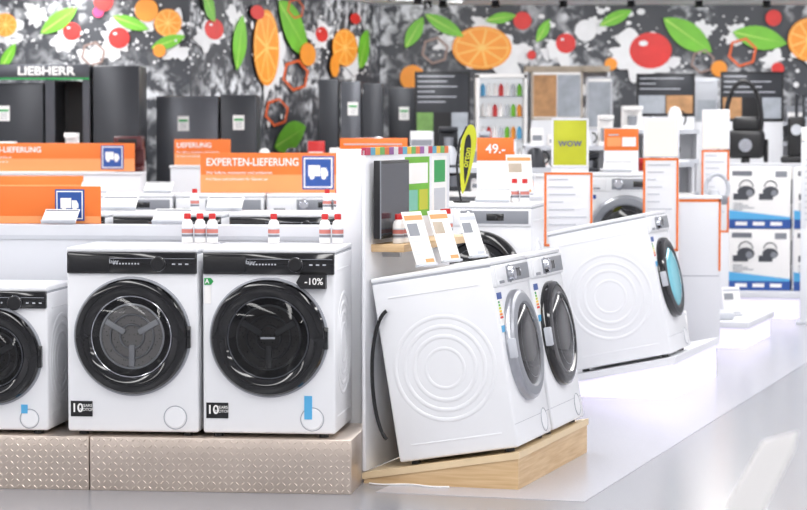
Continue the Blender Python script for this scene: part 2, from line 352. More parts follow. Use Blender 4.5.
# ------------------------------------------------------------------ washing machines
def washer_mesh(style, w=0.6, d=0.55, h=0.85, cyan=False):
    b = MB('washing_machine'); x0, x1 = -w / 2, w / 2
    b.box(x0, x1, 0, d, 0.018, h - 0.024, WHITE, 0.012, 3)
    b.box(x0 + 0.002, x1 - 0.002, 0.003, d - 0.002, h - 0.03, h - 0.02, SEAM)
    b.box(x0, x1, -0.006, d, h - 0.022, h, WHITE, 0.007, 3)
    for fx in (x0 + 0.06, x1 - 0.06):
        for fy in (0.06, d - 0.06): b.lathe([(0, 0), (0.022, 0), (0.022, 0.02), (0, 0.02)], (fx, fy, 0), MBLACK, 'Z', 16)
    k = w / 0.6; cz = 0.45 * h / 0.85
    if style == 'white': b.box(x0 + 0.004, x1 - 0.004, -0.001, 0.004, 0.118 * k, 0.1195 * k, SEAM)
    b.torus((x1 - 0.105 * k, 0, 0.085 * k), 0.052 * k, 0.0022, SEAM, 'Y', 40)
    b.lathe([(0, -0.003), (0.044 * k, -0.003), (0.05 * k, 0.002)], (x1 - 0.105 * k, 0, 0.085 * k), WHITE, 'Y', 40)
    ro = 0.25 * k
    if style == 'black':
        ro = 0.26 * k
        b.box(x0 + 0.003, x1 - 0.003, -0.014, 0.01, h - 0.118 * k, h - 0.022, BLACK, 0.006)
        b.box(x0 + 0.012, x0 + 0.20 * k, -0.019, -0.01, h - 0.108 * k, h - 0.036, MBLACK, 0.004)
        b.box(x0 + 0.012, x1 - 0.012, -0.0155, -0.013, h - 0.050, h - 0.047, GREY)
        b.lathe([(0.033, 0), (0.033, -0.018), (0.028, -0.024), (0, -0.024)], (0.125 * k, -0.014, h - 0.072), MBLACK, 'Y', 36)
        b.torus((0.125 * k, -0.03, h - 0.072), 0.031, 0.0028, CHROME, 'Y', 36)
        for i in range(9): b.lathe([(0, -0.002), (0.004, -0.002), (0.004, 0.001)], (-0.06 * k + i * 0.014 - 0.02, -0.0145, h - 0.072), LGREY, 'Y', 10)
        for i in range(3): b.box(0.185 * k + i * 0.03, 0.20 * k + i * 0.03, -0.0155, -0.013, h - 0.076, h - 0.070, LGREY)
        b.lathe([(ro + 0.010, 0.002), (ro + 0.008, -0.006), (ro, -0.008)], (0, 0, cz), SEAM, 'Y', 72)
        b.lathe([(ro, 0), (ro, -0.022), (ro - 0.008, -0.034), (ro - 0.03, -0.040), (ro - 0.062, -0.036), (ro - 0.078, -0.024), (ro - 0.086, -0.008)], (0, 0, cz), BLACK, 'Y', 72)
        b.torus((0, -0.026, cz), ro - 0.078, 0.0035, CHROME if cyan != 'dark' else DGREY2, 'Y', 72)
        ri = ro - 0.08
        b.lathe([(ri, -0.02), (ri * 0.9, -0.012), (ri * .78, -0.004), (ri * .76, -0.002)], (0, 0, cz), MBLACK, 'Y', 64)
        b.lathe([(ri * .78, -0.004), (ri * .62, -0.003), (0, -0.003)], (0, 0, cz), DRUM, 'Y', 64)
        for r_ in (0.80, 0.55, 0.3): b.torus((0, -0.008, cz), ri * r_, 0.005, LGREY if r_ > .7 else STEEL, 'Y', 56)
        for a in (90, 210, 330):
            b.M = Matrix.Translation((0, 0, cz)) @ Matrix.Rotation(R(a), 4, 'Y'); b.box(ri * .2, ri * .76, -0.02, -0.004, -0.014, 0.014, LGREY, 0.006); b.M = Matrix.Identity(4)
        b.lathe([(ri * 1.0, -0.026), (ri * .9, -0.034), (ri * 0.6, -0.042), (ri * 0.3, -0.046), (0, -0.047)], (0, 0, cz), GLASSD if cyan == 'dark' else GLASS, 'Y', 64)
        if cyan == 'dark': b.box(-0.03, 0.035, -0.0485, -0.045, cz - 0.003, cz + 0.006, GREY)
        b.box(ro - 0.008, ro + 0.010, -0.028, 0.0, cz - 0.05, cz + 0.05, BLACK, 0.005)
    else:
        b.box(x0 + 0.004, x1 - 0.004, -0.012, 0.01, h - 0.125, h - 0.026, WHITE, 0.006)
        b.box(x0 + 0.012, x0 + 0.17, -0.018, -0.01, h - 0.118, h - 0.034, WHITE, 0.005)
        b.box(x0 + 0.05, x0 + 0.13, -0.020, -0.016, h - 0.112, h - 0.098, GREY, 0.002)
        b.box(-0.10, x1 - 0.02, -0.0145, -0.01, h - 0.112, h - 0.038, GREY, 0.002)
        b.box(0.05, 0.15, -0.0155, -0.012, h - 0.095, h - 0.055, BLACK, 0.001)
        b.lathe([(0.034, 0), (0.032, -0.022), (0.026, -0.028), (0, -0.028)], (-0.05, -0.012, h - 0.075), CHROME, 'Y', 36)
        b.torus((-0.05, -0.013, h - 0.075), 0.040, 0.002, GREY, 'Y', 36)
        b.lathe([(ro, 0), (ro, -0.02), (ro - 0.006, -0.032), (ro - 0.02, -0.040)], (0, 0, cz), STEEL if cyan is False else BLACK, 'Y', 72)
        b.lathe([(ro - 0.02, -0.040), (ro - 0.04, -0.046), (ro - 0.06, -0.046), (ro - 0.07, -0.036)], (0, 0, cz), (DGREY if cyan is True else (BLACK if cyan == 'blk' else GREY)), 'Y', 72)
        ri = ro - 0.068
        b.lathe([(ri, -0.036), (ri * .85, -0.05), (ri * .5, -0.06), (0, -0.064)], (0, 0, cz), CYAN if cyan is True else BLACK, 'Y', 64)
        if cyan is not True: b.torus((0, -0.048, cz), ri * 0.82, 0.003, GREY, 'Y', 56)
        b.box(-ro - 0.004, -ro + 0.03, -0.044, -0.01, cz - 0.045, cz + 0.045, LGREY, 0.006)
        b.box(-w / 2 + 0.02, -w / 2 + 0.10, -0.0025, 0.001, h - 0.32, h - 0.15, TEXTW)
        b.box(-w / 2 + 0.02, -w / 2 + 0.10, -0.0032, -0.002, h - 0.18, h - 0.15, BLUE)
        b.box(-w / 2 + 0.02, -w / 2 + 0.10, -0.0034, -0.002, h - 0.33, h - 0.30, TAPE)
        for i, c in enumerate([(0, 150, 80), (110, 190, 60), (200, 210, 40), (250, 210, 30), (240, 140, 40), (220, 50, 40)]):
            b.box(-w / 2 + 0.026, -w / 2 + 0.05 + i * 0.005, -0.0034, -0.002, h - 0.198 - i * 0.014, h - 0.188 - i * 0.014, mat('energy_%d' % i, c, .5))
    for sx in (x0, x1):
        sy = d * 0.5; zz = h * 0.48
        for r_, t_ in ((0.235, 0.010), (0.19, 0.010), (0.145, 0.010), (0.09, 0.008)):
            r2 = r_ * d / 0.57
            b.torus((sx, sy, zz), r2, t_, WHITE, 'X', 64, 0.36)
        for zc in (0.09, h - 0.10):
            b.box(sx - 0.002, sx + 0.002, 0.07, d - 0.07, zc - 0.004, zc + 0.004, WHITE, 0.0015)
    b.box(x0 + 0.08, x1 - 0.08, d - 0.002, d + 0.004, 0.15, h - 0.2, LGREY, 0.002)
    if style == 'black':
        pts = [(x0 + 0.06 + 0.02 * math.sin(t * 3), d + 0.012, 0.12 + t * 0.5) for t in [i / 14 for i in range(15)]]
        b.tube(pts, 0.012, GREY, 8)
    return b.mesh()

mesh_black = washer_mesh('black'); mesh_dark = washer_mesh('black', cyan='dark'); mesh_small = washer_mesh('black', 0.5, 0.5, 0.67, 'dark')
mesh_white = washer_mesh('white', w=0.62, d=0.572, h=.87); mesh_whiteb = washer_mesh('white', w=0.62, d=0.572, h=.87, cyan='blk'); mesh_cyan = washer_mesh('white', d=0.62, h=.88, cyan=True)
def put(me, F, r, d, z, face='cam', tilt=0):
    rz = -F.yaw if face == 'cam' else 90 - F.yaw
    return place('washing_machine', me, F.p(r, d, z), rz, tilt)

PH = 0.242
wm1 = put(mesh_black, FL, -1.000, 0.05, PH + .001)
wm2 = put(mesh_dark, FL, -0.378, 0.05, PH + .001)
wm0 = put(mesh_small, FL, -1.640, 0.05, PH + .001)
def stickers(o, dark):
    b = MB('stickers')
    b.box(-0.285, -0.185, -0.003, 0, 0.085, 0.155, MBLACK)
    if dark:
        b.box(0.160, 0.195, -0.005, -0.0005, 0.085, 0.19, TAPE)
        b.prism([(0.13, 0.70), (0.15, 0.672), (0.262, 0.672), (0.262, 0.735), (0.15, 0.735)], -0.0445, -0.0005, MBLACK)
        b.prism([(-0.292, 0.715), (-0.262, 0.715), (-0.25, 0.70), (-0.262, 0.685), (-0.292, 0.685)], -0.003, -0.0005, GREEN2)
        b.box(-0.292, -0.262, -0.003, -0.0005, 0.60, 0.68, TEXTW)
    me = b.mesh(); s = bpy.data.objects.new('stickers', me); sc.collection.objects.link(s); s.parent = o
    text(o, '10', 0.055, (-0.255, -0.0036, 0.122), TEXTW, bold=.001); text(o, 'YEARS\nMOTOR', 0.018, (-0.212, -0.0036, 0.125), TEXTW)
    if dark: text(o, '-10%', 0.042, (0.210, -0.0452, 0.704), TEXTW, bold=.0005); text(o, 'A', 0.026, (-0.279, -0.0036, 0.70), TEXTW, bold=.001)
    text(o, 'Haier', 0.026, (-0.085, -0.0165, 0.787), LGREY)
stickers(wm1, False); stickers(wm2, True)
b = MB('tape'); b.box(0.125, 0.155, -0.004, -0.0005, 0.095, 0.135, TAPE); s_ = bpy.data.objects.new('tape', b.mesh()); sc.collection.objects.link(s_); s_.parent = wm0

def tread(F, r0, r1):
    b = MB('tread_plate_plinth'); d1 = 0.64
    b.box(r0, r1, 0, d1, 0, PH, TREAD, 0.003)
    p = 0.026; L = 0.012; W = 0.0038
    nx = int((r1 - r0) / p); nz = int(PH / p)
    for i in range(nx):
        for j in range(nz):
            cx = r0 + (i + .5) * (r1 - r0) / nx; cz = (j + .5) * PH / nz; a = R(45 if (i + j) % 2 else -45)
            ca, sa = math.cos(a), math.sin(a)
            q = [(cx + L * ca, cz + L * sa), (cx - W * sa, cz + W * ca), (cx - L * ca, cz - L * sa), (cx + W * sa, cz - W * ca)]
            b.add([(x, -0.0002, z) for x, z in q] + [(cx, -0.0035, cz)], [[0, 1, 4], [1, 2, 4], [2, 3, 4], [3, 0, 4]], TREAD)
    o = place('tread_plate_plinth', b.mesh(), (F.x, F.y, 0), -F.yaw)
tread(FL, -2.4, -1.192); tread(FL, -1.187, 0)
b = MB('gondola_back_panel'); b.box(-2.4, -0.16, 0.66, 0.80, 0, 1.17, PANELG, 0.004); b.box(-0.16, -0.04, 0.66, 0.80, 0, 1.53, PANELW, 0.004)
b.box(-2.4, -0.165, 0.655, 0.659, 1.10, 1.12, LGREY)
place('gondola_back_panel', b.mesh(), (FL.x, FL.y, 0), -FL.yaw)

# ------------------------------------------------------------------ small items
def bottle_mesh():
    b = MB('detergent_bottle')
    b.lathe([(0, 0), (0.023, 0), (0.026, 0.004), (0.026, 0.085), (0.021, 0.102), (0.013, 0.110), (0.013, 0.116)], (0, 0, 0), TEXTW, 'Z', 24)
    b.lathe([(0.0, 0.137), (0.014, 0.137), (0.016, 0.133), (0.0165, 0.112), (0.0, 0.112)], (0, 0, 0), RED, 'Z', 20)
    b.lathe([(0.0266, 0.025), (0.0266, 0.070)], (0, 0, 0), LGREY, 'Z', 24); b.lathe([(0.0269, 0.046), (0.0269, 0.064)], (0, 0, 0), mat('label_red', (200, 120, 110), .5), 'Z', 24)
    b.lathe([(0.0269, 0.030), (0.0269, 0.040)], (0, 0, 0), TEXTG, 'Z', 24)
    return b.mesh()
BM = bottle_mesh()
def bottle(p, z=None, s=1.0):
    o = place('detergent_bottle', BM, (p[0], p[1], (p[2] if z is None else z) + .001), random.uniform(-30, 30)); o.scale = (s, s, s)
TOPZ = PH + 0.852
for r in (-0.838, -0.778, -0.720, -0.430, -0.190, -0.130): bottle(FL.p(r, 0.50, TOPZ))

def card_mesh(w=0.17, h=0.22, accent=None, stand=True, seed=0, pic=None):
    b = MB('price_card'); rd = random.Random(seed)
    b.box(-w / 2, w / 2, 0, 0.004, 0.0, h, TEXTW, 0.001)
    b.box(-w / 2 + .006, w / 2 - .006, -0.001, 0, h * .84, h * .93, accent or GREY)
    if pic: b.box(-w / 2 + .012, w * .1, -0.001, 0, h * .55, h * .78, pic)
    for i in range(6):
        z = h * (.50 - i * .06); b.box(-w / 2 + .012, -w / 2 + .012 + w * rd.uniform(.3, .75), -0.001, 0, z, z + h * .014, LGREY)
    b.box(0, w / 2 - .012, -0.001, 0, h * .05, h * .12, accent or GREY)
    b.box(-w / 2, w / 2, -0.010, 0.012, -0.004, 0.006, LGREY, 0.002)
    return b.mesh()
CARDS = [card_mesh(.16, .26, PEACH, seed=1, pic=GREY), card_mesh(.16, .25, PEACH, seed=2, pic=STONE), card_mesh(.15, .22, LGREY, seed=3, pic=GREY)]
LOWC = card_mesh(0.20, 0.12, GREY, seed=5)
def lowcard(p, rz=-8, s=1.0):
    o = place('price_card', LOWC, (p[0], p[1], p[2] + 0.014), rz, -56); o.scale = (s, s, s)
lowcard(FL.p(-0.96, 0.69, 1.17), s=.9); lowcard(FL.p(-1.50, 0.675, 1.17), s=.85)

def banner(name, w, h, loc, rz=0, title='EXPERTEN-LIEFERUNG', truck=True, tx=None, sub=True, fr=.45):
    b = MB(name)
    b.box(0, w, 0, 0.012, 0, h, ORANGE, 0.002); b.box(0.002, w - 0.002, -0.001, 0.0, 0.002, h * fr, PEACH)
    if truck:
        tx = w * 0.82 if tx is None else tx; c = h * 0.5; q = h * 0.42; ww = q * 0.95
        b.box(tx - ww, tx + ww, -0.006, -0.001, c - q, c + q, BLUE, 0.002)
        b.box(tx - ww * .90, tx + ww * .90, -0.0075, -0.006, c - q * .9, c + q * .9, TEXTW)
        b.box(tx - ww * .82, tx + ww * .82, -0.0085, -0.0075, c - q * .82, c + q * .82, BLUE)
        b.box(tx - ww * .62, tx + ww * .12, -0.0095, -0.0085, c - q * .2, c + q * .45, TEXTW)
        b.prism([(tx + ww * .16, c - q * .2), (tx + ww * .62, c - q * .2), (tx + ww * .62, c + q * .05), (tx + ww * .48, c + q * .3), (tx + ww * .16, c + q * .3)], -0.0095, -0.0085, TEXTW)
        for xx in (-.38, .36): b.lathe([(0, -0.0105), (q * .14, -0.0105), (q * .14, -0.0085)], (tx + ww * xx, 0, c - q * .26), TEXTW, 'Y', 16)
    for xx in (w * .1, w * .9): b.box(xx - .01, xx + .01, 0.012, 0.03, 0, h * .6, LGREY)
    o = b.done(loc, rz)
    if title:
        t = text(o, title, h * 0.27, (w * 0.04, -0.002, h * 0.76), TEXTW, align='LEFT', bold=.001)
        bpy.context.view_layer.update()
        lim = (tx - ww - w * .07) if truck else w * .9
        if t.dimensions.x > 0: t.scale.x = min(1.0, lim / t.dimensions.x)
    if sub:
        text(o, 'Wir liefern, montieren und erklaeren', h * 0.11, (w * 0.04, -0.002, h * 0.50), TEXTW, align='LEFT')
        text(o, 'frei Haus und schliessen Ihr Geraet an', h * 0.10, (w * 0.04, -0.002, h * 0.34), TEXTW, align='LEFT')
    return o
p = FL.p(-2.10, 0.785, 1.17); banner('delivery_banner', 0.78, 0.18, p, -FL.yaw, title='', tx=0.63, sub=False, fr=.2)
banner('delivery_banner', 1.03, 0.285, (-1.455, 17.55, 1.172), -1)
banner('delivery_banner', 1.35, 0.215, (-3.40, 18.7, 1.305), 0, title='EXPERTEN-LIEFERUNG', tx=1.18)
banner('delivery_banner', 0.95, 0.12, (-3.25, 17.6, 1.172), 0, title='LIEFERUNG', truck=False, sub=False)
banner('delivery_banner', 0.46, 0.21, (-1.87, 20.0, 1.335), 0, title='LIEFERUNG', truck=False)

def row(F, n, r0, d, plinth, mesh_cycle, name='display_plinth'):
    b = MB(name); b.box(r0, r0 + n * 0.64 + 0.03, -0.04, 0.62, 0, plinth, PANELW, 0.004)
    place(name, b.mesh(), F.p(0, d, 0), -F.yaw)
    for i in range(n): put(mesh_cycle[i % len(mesh_cycle)], F, r0 + 0.33 + i * 0.64, d, plinth)
F2 = Frame(0, 13.2, 5)
row(F2, 4, -2.90, 0.0, 0.32, [mesh_black, mesh_dark, mesh_dark, mesh_black])
for x in (-1.19, -0.45, -0.39): bottle(F2.p(x, 0.30, 1.17), s=0.9)
lowcard(F2.p(-1.62, 0.28, 1.17), -5); lowcard(F2.p(-1.02, 0.25, 1.17), -5); lowcard(F2.p(-2.35, 0.25, 1.17), -5)
F3 = Frame(0, 17.2, 0)
row(F3, 4, -2.90, 0.0, 0.30, [mesh_white])
lowcard((-1.75, 17.4, 1.17)); lowcard((-2.2, 17.35, 1.17))
F4 = Frame(0.0, 14.0, 10)
row(F4, 1, 0.10, 0.0, 0.33, [mesh_whiteb])
bottle(F4.p(0.60, 0.3, 1.20)); bottle(F4.p(0.66, 0.3, 1.20)); lowcard(F4.p(0.48, 0.22, 1.20), -15)
F5 = Frame(1.27, 17.05, 10)
row(F5, 1, -0.05, 0.0, 0.45, [mesh_white]); lowcard(F5.p(0.2, .2, 1.32))

# ------------------------------------------------------------------ tilted oak display
zr, zl = 0.172, 0.048
def wedge(name, F, r0, r1, d0, d1, zl, zr, mside, mtop, th=0.04, inset=0.0):
    b = MB(name)
    top = [(r0, zl - th), (r1, zr - th), (r1, zr), (r0, zl)]
    b.prism(top, d0, d1, mtop)
    low = [(r0 + inset, 0), (r1 - inset, 0), (r1 - inset, zr - th - .0005), (r0 + inset, zl - th - .0005)]
    b.prism(low, d0 + inset, d1 - inset, mside)
    return place(name, b.mesh(), (F.x, F.y, 0), -F.yaw)
wedge('oak_display_plinth', FR, -0.745, 0.0, 0.0, 1.36, zl, zr, OAK, OAKL, 0.03, 0.006)
slope = (zr - zl) / 0.745; TA = math.degrees(math.atan(slope))
def tilted(me, F, rf, d, r1, zr, slope):
    z = zr + (rf - r1) * slope + 0.003
    return place('washing_machine', me, F.p(rf, d, z), 90 - F.yaw, -math.degrees(math.atan(slope)))
tilted(mesh_white, FR, -0.006, 0.335, 0, zr, slope); tilted(mesh_whiteb, FR, -0.006, 1.00, 0, zr, slope)
b = MB('display_back_panel'); b.box(-0.745, -0.729, 0.0, 1.36, 0.055, 1.53, PANELW, 0.003)
cols = [(196, 60, 90), (90, 170, 200), (240, 190, 60), (110, 180, 90), (230, 120, 60), (150, 90, 160), (230, 230, 230)]
for i in range(19): b.box(-0.748, -0.726, i * 0.07, i * 0.07 + 0.068, 1.505, 1.54, mat('strip_%d' % (i % 7), cols[i % 7], .5))
b.box(-0.729, -0.727, 0.60, 1.0, 1.20, 1.49, GREEN); b.box(-0.727, -0.726, 0.63, 0.97, 1.36, 1.46, TEXTW); b.box(-0.727, -0.726, 0.66, 0.80, 1.23, 1.33, mat('pic_teal', (120, 190, 170), .5)); b.box(-0.727, -0.726, 0.83, 0.97, 1.23, 1.33, YEL)
b.box(-0.729, -0.727, 1.05, 1.30, 1.18, 1.49, TEXTW); b.box(-0.727, -0.726, 1.08, 1.27, 1.36, 1.47, GREEN2); b.box(-0.727, -0.726, 1.08, 1.27, 1.22, 1.33, LGREY)
place('display_back_panel', b.mesh(), (FR.x, FR.y, 0), -FR.yaw)
b = MB('monitor'); b.box(-0.706, -0.675, 0.05, 0.50, 1.12, 1.48, MBLACK, 0.004); b.box(-0.676, -0.673, 0.065, 0.485, 1.135, 1.465, mat('screen_off', (70, 72, 78), .15), 0.0)
b.box(-0.728, -0.705, 0.2, 0.35, 1.22, 1.38, DGREY); b.box(-0.676, -0.672, 0.052, 0.06, 1.12, 1.48, GREY)
place('monitor', b.mesh(), (FR.x, FR.y, 0), -FR.yaw)
b = MB('oak_shelf'); b.box(-0.728, -0.570, 0.08, 1.25, 1.060, 1.095, OAK, 0.003)
for dd in (0.25, 1.1): b.box(-0.728, -0.64, dd, dd + .02, 1.03, 1.061, LGREY)
place('oak_shelf', b.mesh(), (FR.x, FR.y, 0), -FR.yaw)
for i, (r, d) in enumerate([(-0.47, 0.12), (-0.44, 0.42), (-0.40, 0.74)]):
    z = zr + 0.873 * math.cos(R(TA)) + (r + 0.15) * math.sin(R(TA)) + 0.020
    place('price_card', CARDS[i], FR.p(r, d, z), 56, -20)
for r, d in ((-0.625, .17), (-0.625, .235), (-0.625, .30), (-.625, .90), (-.625, .97)): bottle(FR.p(r, d, 1.095))
b = MB('drain_hose'); pts = []
for i in range(25):
    a = R(100 + i * 6.6); pts.append((-0.615 + 0.085 * math.cos(a), 0.010 + 0.01 * math.sin(a * 2), 0.50 + 0.30 * math.sin(a)))
b.tube([(x, y, z) for x, y, z in pts], 0.009, MBLACK, 10)
place('drain_hose', b.mesh(), (FR.x, FR.y, 0), -FR.yaw)
b = MB('power_cable'); b.tube([(-0.70 + 0.02 * i, -0.03 - 0.02 * math.sin(i * .5), 0.006) for i in range(20)], 0.004, TEXTW, 8)
place('power_cable', b.mesh(), (FR.x, FR.y, 0), -FR.yaw)

wedge('illuminated_display_plinth', FR, -0.83, -0.05, 3.85, 5.35, 0.10, 0.262, LITW, PANELW, 0.045, 0.02)
tilted(mesh_cyan, FR, -0.075, 4.20, -0.05, 0.262, 0.162 / 0.78)
b = MB('illuminated_display_plinth'); b.box(-0.83, -0.2, 7.4, 8.6, 0.15, 0.20, PANELW, .004); b.box(-0.80, -0.23, 7.43, 8.57, 0, 0.15, LITW)
place('illuminated_display_plinth', b.mesh(), (FR.x, FR.y, 0), -FR.yaw)
b = MB('illuminated_display_plinth'); b.box(-1.0, -0.25, 10.4, 11.3, 0.17, 0.23, PANELW, .004); b.box(-0.97, -0.28, 10.43, 11.27, 0, 0.17, LITW)
place('illuminated_display_plinth', b.mesh(), (FR.x, FR.y, 0), -FR.yaw)
for (r, d, z) in ((-0.30, 4.85, 0.215), (-0.28, 5.15, 0.22), (-0.4, 7.9, 0.206)):
    place('price_card', CARDS[2], FR.p(r, d, z + .005), 20, -15)

PHOTO = mat('box_photo', (70, 72, 78), .4, noise=.3, nscale=14)
def vacbox(loc, rz, fl=0):
    b = MB('vacuum_cleaner_box'); w, d, h = 0.53, 0.36, 0.53
    b.box(0, w, 0, d, 0, h, TEXTW, 0.003); b.box(0.0, w, -0.002, 0, 0, h * .15, BLUE); b.box(w, w + .002, 0, d, 0, h * .15, BLUE)
    b.prism([(0, h * .15), (w, h * .15), (w, h * .19), (0, h * .30)], -.002, 0, TAPE)
    for cx, s in ((.15, 1), (.36, 0.9)):
        b.lathe([(0, -0.004), (.075 * s, -0.004), (.075 * s, 0)], (cx, 0, h * .60), PHOTO, 'Y', 24, 0.7)
        b.box(cx - .11 * s, cx + .02, -0.0045, 0, h * .47, h * .57, PHOTO)
        b.lathe([(0, -0.005), (.03 * s, -0.005), (.03 * s, 0)], (cx + .03, 0, h * .58), GREY, 'Y', 20)
        b.tube([(cx + .06 * math.cos(R(a)) * s, -0.006, h * .68 + .06 * math.sin(R(a)) * s) for a in range(0, 181, 15)], .005, PHOTO, 6)
    for i in range(4): b.box(.04, .04 + .08 + .05 * (i % 3), -0.003, 0, h * .40 - i * .018, h * .40 - i * .018 + .007, GREY)
    b.box(.03, .20, -.003, 0, h * .86, h * .94, TEXTG); b.box(.40, .50, -.003, 0, h * .84, h * .94, GREY)
    for i in range(3): b.box(.06 + i * .15, .16 + i * .15, -0.0035, -.001, h * .05, h * .11, TEXTW)
    b.box(w, w + .003, .05, d - .05, h * .4, h * .8, GREY)
    return b.done(loc, rz)
for z in (0.233, 0.768):
    vacbox(FR.p(-0.90, 10.5, z), -12); vacbox(FR.p(-0.34, 10.55, z), -12)
def cabinet(name, x0, x1, y0, y1, z1, m=None, frame=False):
    b = MB(name); b.box(x0, x1, y0, y1, 0.08, z1, m or PANELW, 0.004); b.box(x0 + .02, x1 - .02, y0 + .03, y1, 0, 0.08, GREY)
    b.box(x0 + .01, x1 - .01, y0 - .001, y0, z1 * .5, z1 * .5 + .006, SEAM); b.box(x0 - .01, x1 + .01, y0 - .01, y1, z1, z1 + .02, PANELW, .003)
    if frame:
        for (a, c, e, f) in ((x0, x1, z1 - .02, z1), (x0, x0 + .015, .6, z1), (x1 - .015, x1, .6, z1)): b.box(a, c, y0 - .004, y0, e, f, ORANGE)
    return b.done()
cabinet('display_cabinet', 2.75, 3.9, 22.1, 22.6, 1.30)
b = MB('canister_vacuum')
b.box(-.17, .17, -.12, .16, .04, .30, MBLACK, .05, 4); b.box(-.12, .13, -.10, .10, .28, .42, MBLACK, .04, 3)
for sx in (-.18, .18): b.lathe([(0, -.02), (.10, -.02), (.11, 0), (.10, .02), (0, .02)], (sx, .05, .11), MBLACK, 'X', 28)
b.lathe([(0, 0), (.04, 0), (.04, .04), (0, .04)], (0, -.08, .0), MBLACK, 'Z', 16)
b.tube([(-.02 + .16 * math.cos(R(a)), -.05, .38 + .36 * math.sin(R(a))) for a in range(-15, 200, 12)], .022, MBLACK, 10)
b.lathe([(0, -.005), (.06, -.005), (.06, .01)], (0, -.12, .16), CHROME, 'Y', 24)
b.done((3.12, 22.35, 1.322), -10)
b = MB('upright_vacuum'); b.box(-.14, .14, -.1, .1, 0, .06, MBLACK, .02); b.box(-.08, .08, -.06, .08, .05, .42, MBLACK, .03, 3); b.tube([(0, 0, .4), (0, .02, .55), (0, 0, .62)], .015, DGREY, 8); b.lathe([(0, -.01), (.05, -.01), (.05, .01)], (0, -.06, .3), LGREY, 'Y', 20)
b.done((3.58, 22.35, 1.322), -10)
b = MB('stick_vacuum')
b.box(-.13, .13, -.05, .05, 0, .05, LGREY, .015); b.tube([(0, 0, .04), (-.02, 0, .3), (-.05, 0, .62), (-.06, 0, .78)], .016, LGREY, 10)
b.lathe([(0, 0), (.05, 0), (.055, .03), (.055, .2), (.03, .25), (0, .25)], (-.02, 0, .72), LGREY, 'Z', 24)
b.tube([(-.05 + .09 * math.cos(R(a)) + .05, 0, .98 + .11 * math.sin(R(a))) for a in range(-60, 200, 15)], .017, LGREY, 10)
b.box(-.09, .08, -.03, .03, .86, .93, GREY, .015)
b.done((2.34, 18.30, 0.202), 12)

def stand(name, x, y, w, z0, z1, face, rz=0, frame=None, base=True, lit=None, lz=0, lines=True, txt=None, tm=None, ts=.1, pics=None):
    b = MB(name)
    if base:
        b.box(-w / 2, w / 2, 0, 0.05, 0.02, z0, PANELW, .003); b.box(-w / 2 - .03, w / 2 + .03, -.06, .12, 0, 0.02, LGREY, .003)
    b.box(-w / 2, w / 2, 0, .04, z0, z1, face, .002)
    if frame:
        t = .015
        for (a, c, e, f) in ((-w / 2, w / 2, z1 - t, z1), (-w / 2, -w / 2 + t, z0, z1), (w / 2 - t, w / 2, z0, z1), (-w / 2, w / 2, z0, z0 + t)): b.box(a, c, -.004, 0, e, f, frame)
    if lit: b.box(-w / 2, w / 2, 0, .06, z1 + .005, z1 + .005 + lz, PANELW, .004); b.box(-w / 2 + .015, w / 2 - .015, -.003, .0, z1 + .02, z1 + lz - .01, lit)
    rd = random.Random(int(x * 100))
    if lines:
        n = int((z1 - z0) / .05)
        for i in range(1, n):
            if pics and i > n * .45: break
            b.box(-w / 2 + .03, -w / 2 + .03 + (w - .06) * rd.uniform(.3, 1), -.0045, 0, z1 - i * .05, z1 - i * .05 + .009, LGREY)
    if pics:
        k = len(pics); hh = (z1 - z0) * (.42 if lines else .85)
        for i, pm in enumerate(pics): b.box(-w / 2 + .02 + i * (w - .03) / k, -w / 2 + .01 + (i + 1) * (w - .03) / k, -.0045, 0, z0 + .03, z0 + .03 + hh, pm)
    o = b.done((x, y, 0), rz)
    if txt: text(o, txt, ts, (0, -.006, (z0 + z1) / 2), tm or TEXTW, bold=.001)
    return o
PICT = mat('photo_food', (186, 140, 96), .5, noise=.6, nscale=11); PICG = mat('photo_greens', (110, 150, 80), .5, noise=.5, nscale=12); PICB = mat('photo_kitchen', (170, 176, 184), .5, noise=.4, nscale=8)
stand('promo_sign', 1.115, 16.42, 0.25, 1.37, 1.70, YEL, -5, PANELW, lines=False, txt='wow', tm=TEXTG, ts=.08)
stand('promo_panel', 1.09, 16.2, 0.32, 0.85, 1.34, PANELW, -8, ORANGE)
stand('illuminated_poster_stand', 1.745, 16.62, 0.24, 0.8, 1.43, PANELW, -10, ORANGE, lit=CREAM, lz=.27)
stand('illuminated_poster_stand', 2.50, 19.65, 0.22, 0.8, 1.46, PANELW, -10, ORANGE, lit=CREAM, lz=.32)
stand('illuminated_poster_stand', 3.42, 20.4, 0.22, 0.8, 1.52, PANELW, -10, None, lit=CREAM, lz=.12)
stand('price_sign', 0.60, 16.0, 0.24, 1.42, 1.57, ORANGE, 0, None, lines=False, txt='49.-', ts=.085)
stand('price_sign', 1.60, 18.0, 0.25, 1.47, 1.63, ORANGE, 0, None, pics=[PEACH, TEXTW])
stand('price_sign', -0.22, 18.1, 0.50, 1.45, 1.56, ORANGE, 0, None)
b = MB('teardrop_flag'); pl = []
for k in range(28):
    a = 2 * math.pi * k / 28; zz = .25 + .20 * math.sin(a); ww = .062 * math.cos(a) * (0.65 + .35 * math.sin(a)); pl.append((ww + .12 * (zz - .25), zz))
b.prism([(x, z) for x, z in pl], -.002, .002, YEL)
b.prism([(x * .45, .25 + (z - .25) * .72) for x, z in pl], -.003, .003, MBLACK)
b.tube([(-.03, 0, 0), (-.050, 0, .1), (-.058, 0, .22), (-.040, 0, .36), (.0, 0, .44)], .006, MBLACK, 8)
b.lathe([(0, 0), (.05, 0), (.05, .01), (0, .01)], (-.03, 0, 0), MBLACK, 'Z', 20)
o = b.done((0.365, 14.15, 1.202), -5)
text(o, 'orton', .05, (0.0, -.004, .26), YEL, bold=.001); o.children[0].rotation_euler = (R(90), R(-80), 0)

